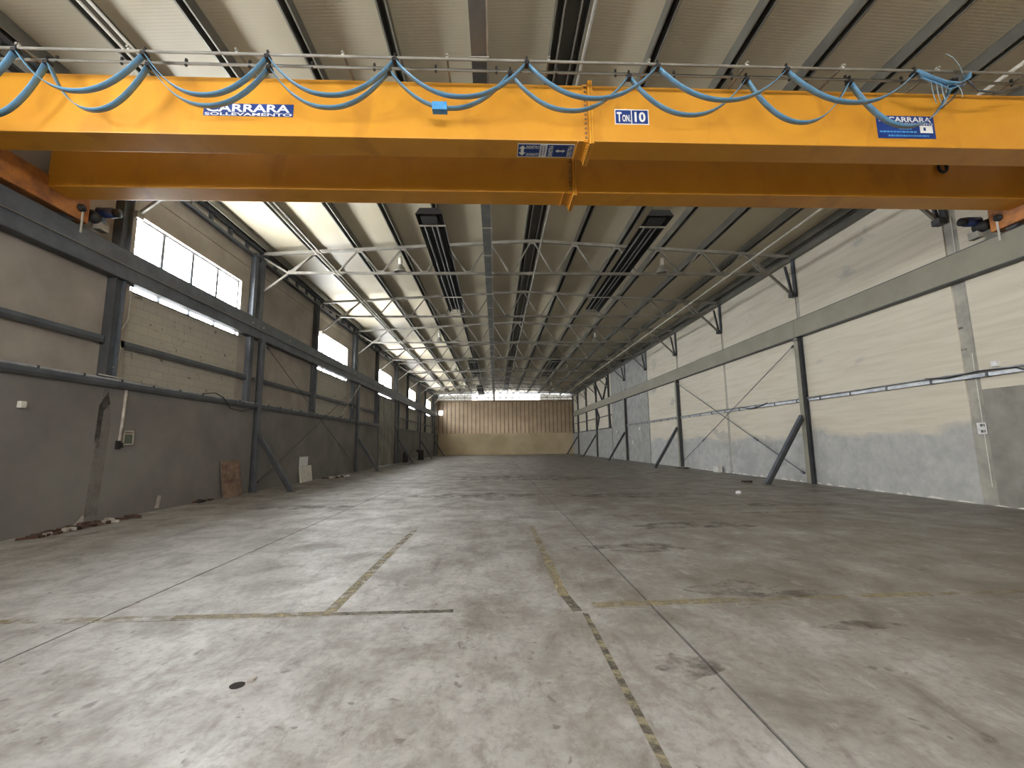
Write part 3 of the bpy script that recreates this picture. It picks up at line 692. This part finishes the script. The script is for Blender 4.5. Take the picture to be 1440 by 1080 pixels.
# local: x from centre, y from front girder face, z from girder underside
XA, XB, XS = -9.6, 9.6, 0.17
GH, GW = 0.99, 0.46
for y0, nm in ((0.0, 'front'), (1.47, 'rear')):
    g1 = box(XA, XS-0.03, y0, y0+GW, 0, GH).build('girder_half', 'crane', cr_, bevel=0.012)
    g2 = box(XS+0.03, XB, y0, y0+GW, 0, GH).build('girder_half', 'crane', cr_, bevel=0.012)
    tag(g1, '%s girder half towards the dim wall' % nm); tag(g2, '%s girder half towards the pale wall' % nm)
    for sx in (-0.02, 0.02):
        box(XS+sx-0.018, XS+sx+0.018, y0-0.075, y0+GW+0.06, -0.09, GH+0.03).build('splice_flange', 'crane', cr_, bevel=0.004)
    box(XS-0.115, XS-0.038, y0-0.014, y0, 0.0, GH).build('splice_plate', 'crane', cr_); box(XS-0.115, XS-0.038, y0, y0+GW, -0.014, 0.0).build('splice_plate', 'crane', cr_)
    box(XS-0.215, XS-0.20, y0+0.0, y0+GW, -0.03, 0.0).build('stiffener', 'crane', cr_)
    for i in range(12):
        z = 0.05+i*0.081
        MB().tube([(XS-0.075, y0-0.032, z), (XS-0.075, y0-0.012, z)], 0.019, 6).build('bolt', 'ribedge', cr_)
    for i in range(7):
        y = y0+0.03+i*0.066
        MB().tube([(XS-0.070, y, -0.05), (XS-0.038, y, -0.05)], 0.018, 6).build('bolt', 'crane', cr_)
    box(XA, XB, y0+GW/2-0.03, y0+GW/2+0.03, GH, GH+0.05).build('trolley_rail', 'steel_dark', cr_)
for s, tx in ((-1, XL+0.03-0.11-CX), (1, XR-0.12-CX)):
    tr_ = box(tx-0.14, tx+0.14, -1.05, 2.32, -0.30, 0.22).build('end_truck', 'truck', cr_, bevel=0.015)
    for y in (-0.75, 2.0): MB().tube([(tx-0.05, y, -0.20), (tx+0.05, y, -0.20)], 0.165, 18).build('wheel', 'steel_dark', tr_)
    box(tx-0.08, tx+0.08, 2.32, 2.42, -0.10, 0.06).build('buffer', 'rubber', tr_)
    mx = tx - s*0.14
    MB().tube([(mx+s*0.05, 2.12, -0.06), (mx-s*0.06, 2.12, -0.06)], 0.075, 16).build('gearbox', 'rubber', tr_, True)
    MB().tube([(mx, 2.52, 0.06), (mx-s*0.30, 2.54, 0.06)], 0.105, 16).build('travel_motor', 'blue', tr_, True)
    MB().tube([(mx-s*0.30, 2.54, 0.06), (mx-s*0.40, 2.545, 0.06)], 0.09, 16).build('motor_cowl', 'rubber', tr_, True)
    MB().tube([(mx+s*0.02, 2.36, -0.08), (mx+s*0.02, 2.60, -0.08)], 0.12, 14).build('brake_drum', 'rubber', tr_, True)
    box(mx-0.07, mx+0.07, 2.5, 2.72, -0.30, -0.14).build('sensor_bracket', 'truss', tr_)
    MB().bar((mx-s*0.03, 2.15, -0.06), (mx-s*0.03, 2.15, -0.56), 0.03, 0.02).build('rail_sweeper_rod', 'pipe', tr_)
# lifting eye near the pale wall
MB().tube([(7.65+0.09*math.cos(a), 1.42, 0.62+0.10*math.sin(a)) for a in [2*math.pi*i/14 for i in range(15)]], 0.028, 7).build('shackle', 'rubber', cr_, True)
# festoon rails and brackets (in front of the front girder)
RY1, RY2, RZ_ = -0.515, -0.32, 0.915
for yy_ in (RY1, RY2): MB().tube([(XA+0.2, yy_, RZ_), (XB-0.6, yy_, RZ_)], 0.021, 8).build('festoon_rail', 'truss', cr_, True)
for i in range(12):
    x = -8.2+i*1.53
    MB().bar((x, 0.02, GH+0.01), (x, RY1-0.04, RZ_+0.045), 0.03, 0.03).build('rail_bracket', 'truss', cr_)
    MB().bar((x, RY1, RZ_+0.01), (x, RY1, RZ_+0.07), 0.035, 0.035).build('bracket_stud', 'pipe', cr_)
for i in range(18):
    x = -7.85+i*0.93
    MB().bar((x, RY2, RZ_-0.04), (x, RY2, RZ_+0.075), 0.03, 0.03).build('rail_stop', 'rubber', cr_)

# signs on the crane
def sign_root(cx, cz, wd, hg, mat='signblue', rot=(math.radians(90), 0, 0), y=-0.004, name='sign_plate', tilt=0.0):
    me = box(-wd/2, wd/2, -hg/2, hg/2, -0.003, 0.0).mesh(name)
    o = obj(name, me, mat, cr_); o.location = (cx, y, cz); o.rotation_euler = (rot[0], tilt, rot[2]); return o
def letter(parent, body, x, y, wd, hg, mat='signwhite', bold=0.0, rz=0.0, z=0.002):
    o = obj('lettering', text_mesh(body, wd, hg, bold=bold), mat, parent); o.location = (x, y, z); o.rotation_euler = (0, 0, rz); return o
def quad(parent, name, x0, x1, y0, y1, mat, z=0.001): return box(x0, x1, y0, y1, z-0.001, z).build(name, mat, parent)
def arrow(parent, cx, cy, ln, vert):
    h = ln/2; a = ln*0.30; bw = ln*0.24; sw = ln*0.10
    p = [(-h, 0), (-h+a, bw), (-h+a, sw), (h-a, sw), (h-a, bw), (h, 0), (h-a, -bw), (h-a, -sw), (-h+a, -sw), (-h+a, -bw)]
    if vert: p = [(-b, a_) for a_, b in p]
    MB().poly([(cx+x, cy+y, 0.001) for x, y in p], 0.001, (0, 0, 1)).build('double_arrow', 'signwhite', parent)
s1 = sign_root(-3.83-CX, 6.726-6.3, 1.37, 0.215, tilt=0.0); tag(s1, 'blue maker sticker with white lettering')
letter(s1, 'CARRARA', -0.01, 0.03, 1.28, 0.135, bold=0.025); letter(s1, 'SOLLEVAMENTO', 0.0, -0.075, 1.33, 0.05, bold=0.02)
s2 = sign_root(2.235-CX, 6.74-6.3, 0.56, 0.27, 'signwhite'); tag(s2, 'load sticker with white border')
quad(s2, 'sign_field', -0.265, -0.012, -0.118, 0.118, 'signblue'); quad(s2, 'sign_field', 0.004, 0.265, -0.118, 0.118, 'signblue')
letter(s2, 'T', -0.205, -0.005, 0.08, 0.175, bold=0.03); letter(s2, 'ON.', -0.09, -0.025, 0.135, 0.125, bold=0.03); letter(s2, '10', 0.135, 0.0, 0.18, 0.18, bold=0.03)
s3 = sign_root(6.85-CX, 6.655-6.3, 1.0, 0.41); tag(s3, 'blue sticker with white lettering near the pale wall')
MB().poly([(-0.46, 0.10, 0.001), (-0.40, 0.18, 0.001), (-0.385, 0.18, 0.001), (-0.36, 0.10, 0.001), (-0.39, 0.10, 0.001), (-0.41, 0.14, 0.001), (-0.43, 0.10, 0.001)], 0.001, (0, 0, 1)).build('logo', 'signwhite', s3)
letter(s3, 'CARRARA', 0.08, 0.138, 0.74, 0.095, bold=0.025); letter(s3, 'SOLLEVAMENTO', 0.12, 0.055, 0.70, 0.04, bold=0.012)
quad(s3, 'sign_field', 0.24, 0.46, -0.10, 0.03, 'signwhite'); quad(s3, 'sign_mark', 0.30, 0.34, -0.06, 0.0, 'signblue', 0.002)
for y, a, b in ((-0.03, -0.12, 0.10), (-0.085, -0.46, 0.18), (-0.155, -0.32, 0.38)):
    x = a
    while x < b:
        l_ = random.uniform(0.02, 0.06); quad(s3, 'fine_print', x, min(b, x+l_), y-0.014, y+0.014, 'bluetag', 0.001); x += l_+0.012
s4 = sign_root(0.85-CX, 0.0, 0.93, 0.33, 'signwhite', (math.radians(180), 0, 0), y=0.24); s4.location = (0.85-CX, 0.245, -0.004); tag(s4, 'direction sticker with arrows on the underside')
quad(s4, 'sign_field', -0.455, -0.10, -0.15, 0.15, 'signblue'); quad(s4, 'sign_field', 0.02, 0.455, -0.15, 0.15, 'signblue')
arrow(s4, -0.385, 0.0, 0.25, True); letter(s4, 'INDIETRO', -0.215, 0.085, 0.21, 0.075, bold=0.02); letter(s4, 'AVANTI', -0.215, -0.095, 0.21, 0.075, bold=0.02)
letter(s4, 'INDIETRO', -0.065, 0.0, 0.26, 0.035, 'signblue', 0.02, math.radians(90)); letter(s4, 'AVANTI', -0.02, 0.0, 0.24, 0.03, 'signblue', 0.02, math.radians(90))
arrow(s4, 0.245, 0.0, 0.17, False); letter(s4, 'SINISTRA', 0.085, 0.0, 0.27, 0.075, bold=0.02, rz=math.radians(90)); letter(s4, 'DESTRA', 0.40, 0.0, 0.27, 0.075, bold=0.02, rz=math.radians(90))

# festoon cables: flat blue cable hanging in loops from each rail
def festoon(label, ry, xs, drops):
    t = thing('festoon_cable', label, 'cable', (CX, CY, 6.3), rz=CA)
    for i, x in enumerate(xs):
        x -= CX
        MB().box(x-0.035, x+0.035, ry-0.05, ry+0.05, RZ_-0.085, RZ_-0.03).box(x-0.012, x+0.012, ry-0.03, ry+0.03, RZ_-0.03, RZ_+0.05).build('cable_carrier', 'rubber', t)
        if i+1 < len(xs):
            x2 = xs[i+1]-CX; dz = drops[i]; pts = []
            for j in range(25):
                u = j/24.0; v = 2*u-1
                pts.append((x+0.03+(x2-x-0.06)*u, ry, RZ_-0.08-dz*(1-abs(v)**2.15)))
            MB().ribbon(pts, (0, 1, 0), 0.095, 0.010).build('cable_loop', 'cable', t, True)
    return t
f1 = festoon('flat blue festoon cable looped along the outer crane rail', RY1, [-8.05, -6.837, -5.058, -3.31, -1.467, 0.495, 2.488, 4.505, 6.559], [0.58, 0.58, 0.60, 0.56, 0.54, 0.52, 0.50, 0.49])
f2 = festoon('flat blue festoon cable looped along the inner crane rail', RY2, [-8.0, -6.59, -5.133, -3.382, -1.591, 0.252, 2.108, 3.98, 5.672, 7.4], [0.83, 0.72, 0.61, 0.60, 0.57, 0.57, 0.60, 0.69, 0.72])
box(-0.83-CX-0.10, -0.83-CX+0.12, RY2-0.06, RY2+0.05, 0.20, 0.33).build('cable_tag', 'bluetag', f2)
# tangle of spare cable and film at the pale wall end of the rails
t = thing('cable_tangle', 'tangled spare blue cable and clear film at the rail end', 'cable', (6.95, CY-0.52, 7.05))
MB().ribbon([(-0.40, 0, 0.12), (-0.20, 0, 0.02), (0.05, 0.02, -0.05), (0.28, 0.03, -0.06), (0.42, 0.0, 0.0), (0.44, 0, 0.10)], (0, 1, 0.2), 0.12, 0.012).build('cable_end', 'cable', t, True)
MB().ribbon([(-0.28, 0.05, 0.06), (-0.05, 0.05, -0.03), (0.18, 0.08, -0.10), (0.40, 0.05, -0.04)], (0.1, 0.8, 0.6), 0.10, 0.012).build('cable_end', 'cable', t, True)
MB().ribbon([(0.05, -0.08, 0.36), (0.16, -0.08, 0.30), (0.27, -0.06, 0.17), (0.36, -0.02, 0.03)], (0.7, 0.5, 0.4), 0.11, 0.008).build('film_strip', 'film', t, True)
for x in (-0.14, -0.06, 0.02):
    MB().ribbon([(x, 0.02, 0.0), (x+0.01, 0.03, -0.2), (x+0.03, 0.02, -0.40)], (1, 0.2, 0), 0.022, 0.004).build('film_strip', 'film', t, True)
MB().tube([(0.42, 0, 0.0), (0.7, 0.1, -0.10), (1.1, 0.15, -0.08), (1.5, 0.18, 0.05)], 0.016, 6).build('cable_tail', 'steel_dark', t, True)
MB().tube([(0.36, 0, -0.05), (0.25, 0.1, -0.25), (0.1, 0.15, -0.38)], 0.012, 6).build('cable_tail', 'steel_dark', t, True)
MB().tube([(0.20+0.13*math.cos(a), 0.02, -0.22+0.16*math.sin(a)) for a in [math.pi*i/8-0.4 for i in range(10)]], 0.006, 5).build('film_strip', 'film', t, True)

# ------------------------------------------------------------------ wall conduit on the pale wall
t = thing('wall_conduit', 'galvanised cable duct running along the pale wall', 'conduit', (XR-0.05, 0, 2.95))
for a, b in ((4.0, 15.3), (15.6, 26.3), (26.6, 37.3)):
    box(-0.03, 0.04, a, b, -0.05, 0.045).build('duct', 'galv', t, bevel=0.008)
    MB().tube([(-0.05, a, 0.06), (-0.05, (a+b)/2, 0.085), (-0.05, b, 0.06)], 0.022, 8).build('pipe', 'galv', t, True)
    y = a+0.3
    while y < b: box(-0.045, 0.045, y-0.025, y+0.025, -0.06, 0.055).build('strap', 'steel_dark', t); y += 1.3
MB().tube([(-0.07, 10.9, 0.10), (-0.08, 10.4, 0.03), (-0.08, 9.6, 0.09), (-0.07, 8.9, 0.05), (-0.07, 8.6, -0.1)], 0.014, 6).build('loose_cable', 'rubber', t, True)
MB().tube([(-0.07, 19.6, 0.09), (-0.09, 18.9, -0.05), (-0.09, 18.3, -0.02), (-0.07, 17.6, 0.1)], 0.016, 6).build('loose_cable', 'rubber', t, True)
MB().tube([(-0.03, 8.75, -0.06), (-0.03, 8.72, -0.35), (-0.02, 8.6, -0.5)], 0.014, 6).build('drop_pipe', 'galv', t, True)
# conduit, drop pipe and loose cables on the dim wall
t = thing('wall_conduit', 'thin conduit on the ledge of the dim wall', 'conduit', (XL+0.05, 0, LEDGE+0.10))
MB().tube([(0, 4, 0), (0, 31.3, 0)], 0.022, 8).build('pipe', 'galv', t, True)
y = 4.5
while y < 31: box(-0.03, 0.03, y-0.02, y+0.02, -0.03, 0.03).build('strap', 'steel_dark', t); y += 0.9
MB().tube([(0.03, 12.6, 0.03), (0.05, 13.1, 0.10), (0.05, 13.5, 0.0), (0.03, 13.9, -0.28), (0.02, 14.6, -0.32), (0.02, 15.2, -0.18)], 0.014, 6).build('loose_cable', 'rubber', t, True)
MB().tube([(0.03, 9.3, 0.06), (0.04, 9.9, 0.05), (0.03, 11.0, 0.02)], 0.012, 6).build('loose_cable', 'pipe', t, True)
t = thing('drop_conduit', 'pale conduit dropping from the ledge to a broken socket', 'conduit', (XL+0.02, 10.07, 1.55))
MB().tube([(0, 0.02, 1.28), (0, 0.01, 0.6), (0, -0.02, 0.12)], 0.028, 8).build('pipe', 'plaster', t, True)
MB().box(-0.02, 0.03, -0.10, -0.02, -0.06, 0.12).box(-0.02, 0.02, 0.0, 0.07, -0.03, 0.08).build('broken_socket', 'rubber', t)
t = thing('hanging_cable', 'pale loose cable hanging beside the first high window', 'cable', (XLU+0.13, 10.0, 3.2))
MB().tube([(0, 0.06, 2.0), (0.02, 0.02, 1.5), (0.02, 0.02, 1.2), (0.0, -0.14, 0.85), (0.02, -0.10, 0.5), (0.02, -0.12, 0.25), (0.0, -0.2, 0.05)], 0.013, 6).build('cord', 'pipe', t, True)
box(-0.03, 0.02, 0.03, 0.09, 1.98, 2.05).build('cable_clip', 'steel_dark', t)

# small wall things
t = thing('junction_box', 'small white box on the dim wall left of the damp stain', 'box', (XL, 7.95, 2.28))
box(0, 0.06, -0.055, 0.055, -0.06, 0.06).build('housing', 'white', t, bevel=0.01); box(0.06, 0.07, -0.045, 0.045, -0.05, 0.05).build('lid', 'white', t)
t = thing('framed_notice', 'small framed notice on the dim wall beside the drop conduit', 'notice', (XL, 10.29, 1.74))
box(0, 0.012, -0.145, 0.145, -0.16, 0.16).build('backing', 'ply', t)
box(0.012, 0.016, -0.11, 0.11, -0.13, 0.07).build('print', 'notice', t)
for a in ((-0.145, -0.115, -0.16, 0.16), (0.115, 0.145, -0.16, 0.16), (-0.145, 0.145, 0.13, 0.16), (-0.145, 0.145, -0.16, -0.135), (-0.145, 0.145, 0.075, 0.095)):
    box(0.012, 0.022, *a).build('frame_strip', 'pipe', t)
t = thing('paper_notice', 'white paper notice on the pale wall by the panel joint', 'notice', (XR, 9.84, 1.74))
box(-0.006, 0, -0.10, 0.10, -0.13, 0.13).build('sheet', 'paper', t)
for y, z in ((0.03, 0.07), (0.03, -0.07)): box(-0.008, -0.006, y-0.10, y, z-0.03, z+0.03).build('print_block', 'notice', t)
t = thing('junction_box', 'small white box above the duct on the pale wall', 'box', (XR, 9.33, 3.16))
box(-0.07, 0, -0.075, 0.075, -0.065, 0.065).build('housing', 'white', t, bevel=0.01); box(-0.08, -0.07, -0.06, 0.06, -0.05, 0.05).build('lid', 'paper', t)
for y, z, lb in ((34.2, 2.55, 'small white switch box on the pale wall beyond the second column'), (35.9, 1.55, 'lower small white socket box on the pale wall beyond the second column'), (40.6, 2.5, 'small white switch box on the pale wall beyond the third column')):
    t = thing('switch_box', lb, 'box', (XR, y, z)); box(-0.08, 0, -0.13, 0.13, -0.14, 0.14).build('housing', 'white', t, bevel=0.01); box(-0.09, -0.08, -0.09, 0.09, -0.10, 0.02).build('lid', 'paper', t)

# ------------------------------------------------------------------ things on the floor
t = thing('plywood_board', 'weathered plywood board leaning on the dim wall by nearest column', 'board', (XL+0.18, 14.2, 0))
b_ = box(-0.02, 0.0, -0.48, 0.48, 0, 1.10).build('board', 'ply', t); b_.rotation_euler = (0, math.radians(-8), 0)
for z in (0.45, 0.50): 
    c_ = box(0.0, 0.006, -0.44, 0.44, z, z+0.012).build('rust_streak', 'rubble', t); c_.rotation_euler = (0, math.radians(-8), 0)
def slab_thing(name, label, cat, loc, sy, sz, mat, tilt):
    t = thing(name, label, cat, loc)
    b_ = box(-0.03, 0.0, -sy/2, sy/2, 0, sz).build('board', mat, t, bevel=0.004); b_.rotation_euler = (0, math.radians(tilt), 0)
    e_ = box(0.0, 0.006, -sy/2, sy/2, sz-0.03, sz).build('edge_strip', mat, t); e_.rotation_euler = (0, math.radians(tilt), 0)
slab_thing('white_panel', 'large off white panel leaning on the dim wall past nearest column', 'panel', (XL+0.14, 19.62, 0), 1.2, 0.68, 'white', -7)
slab_thing('white_panel', 'smaller white sheet on the dim wall above the large panel', 'panel', (XL+0.035, 19.5, 0.68), 0.8, 0.38, 'paper', 0)
def heap(name, label, loc, items, mats, sx, sy, seed, cat='debris'):
    rr = random.Random(seed); t = thing(name, label, cat, loc)
    for i in range(items):
        a = rr.uniform(0, math.pi); ln = rr.uniform(0.15, 0.45); wd = rr.uniform(0.04, 0.13); th = rr.uniform(0.02, 0.06)
        x, y = rr.uniform(-sx, sx), rr.uniform(-sy, sy); z = 0.001 + rr.uniform(0, 0.05)*(1-abs(y)/sy)
        pts = []
        for j in range(6):
            q = 2*math.pi*j/6; pts.append((x + math.cos(a)*ln/2*math.cos(q)*rr.uniform(.7, 1.1) - math.sin(a)*wd/2*math.sin(q), y + math.sin(a)*ln/2*math.cos(q)*rr.uniform(.7, 1.1) + math.cos(a)*wd/2*math.sin(q), z))
        MB().poly(pts, th, (rr.uniform(-.2, .2), rr.uniform(-.2, .2), 1)).build('fragment', mats[i % len(mats)], t)
    return t
heap('rubble_heap', 'low heap of rusty brown rubble at the foot of the dim wall', (XL+0.30, 9.2, 0), 46, ['rubble', 'rubble', 'rubble', 'plaster', 'rubble', 'hole'], 0.11, 1.15, 3)
heap('rubble_heap', 'thin line of dark rubble beside the plywood board', (XL+0.10, 13.0, 0), 12, ['rubble', 'hole'], 0.05, 0.5, 13)
heap('scrap_pile', 'pile of pale broken scraps on the floor past the white panels', (XL+0.65, 22.0, 0), 34, ['plaster', 'rubble', 'white', 'rubble', 'plaster'], 0.42, 0.75, 5)
heap('scrap_pile', 'small heap of brown rubble at the foot of the second pale wall column', (XR-0.42, 25.6, 0), 22, ['rubble', 'hole', 'plaster'], 0.2, 0.6, 6)
heap('scrap_pile', 'dark scraps by the foot of the nearest pale wall strut', (XR-1.9, 16.3, 0), 7, ['rubble', 'hole'], 0.15, 0.2, 8)
t = thing('carton', 'small white carton on the floor against the pale wall', 'box', (XR-0.22, 21.9, 0))
box(-0.12, 0.12, -0.22, 0.22, 0, 0.30).build('body', 'white', t, bevel=0.01)
for s in (-1, 1):
    fl2 = box(-0.12, 0.12, min(0.22*s, 0.10*s), max(0.22*s, 0.10*s), 0.30, 0.308).build('flap', 'paper', t)
t = thing('paper_scrap', 'crumpled white scrap lying alone on the right floor', 'debris', (7.03, 12.93, 0))
MB().poly([(-0.08, -0.05, 0.001), (0.02, -0.07, 0.001), (0.09, -0.01, 0.001), (0.05, 0.06, 0.001), (-0.05, 0.05, 0.001)], 0.05, (0.1, 0, 1)).build('sheet', 'paper', t)
MB().poly([(-0.03, -0.04, 0.05), (0.06, -0.03, 0.05), (0.05, 0.03, 0.05), (-0.02, 0.04, 0.05)], 0.03, (-0.2, 0.1, 1)).build('fold', 'paper', t)
# far corner by the dim wall
t = thing('dark_drum', 'dark drum against the dim wall in the far distance', 'drum', (XL+0.55, 45.6, 0))
MB().lathe([(0.0, 0.0), (0.38, 0.0), (0.40, 0.05), (0.38, 0.45), (0.40, 0.48), (0.38, 0.51), (0.38, 0.95), (0.40, 0.98), (0.36, 1.0), (0.0, 0.97)], 18).build('shell', 'rubber', t, True)
MB().lathe([(0.0, 0.99), (0.05, 1.0), (0.05, 1.02), (0.0, 1.02)], 10, (0.2, 0, 0)).build('bung', 'steel_dark', t)
t = thing('carton', 'pale carton beside the dark drum by the dim wall', 'box', (XL+0.40, 43.6, 0))
box(-0.25, 0.25, -0.3, 0.3, 0, 0.8).build('body', 'lpatch', t, bevel=0.01); box(-0.25, 0.25, -0.03, 0.03, 0.8, 0.806).build('tape', 'white', t)
for y in (39.2, 40.2):
    t = thing('gas_bottle', 'dark upright bottle %s the tall sliding door' % ('just past' if y < 40 else 'second past'), 'bottle', (XL+0.3, y, 0), 'dark bottles past the sliding door')
    MB().lathe([(0.0, 0.0), (0.13, 0.0), (0.14, 0.04), (0.14, 0.75), (0.10, 0.88), (0.04, 0.94), (0.0, 0.94)], 14).build('cylinder', 'rubber', t, True)
    MB().lathe([(0.0, 0.94), (0.04, 0.94), (0.04, 1.05), (0.0, 1.05)], 10).build('valve', 'steel_dark', t)
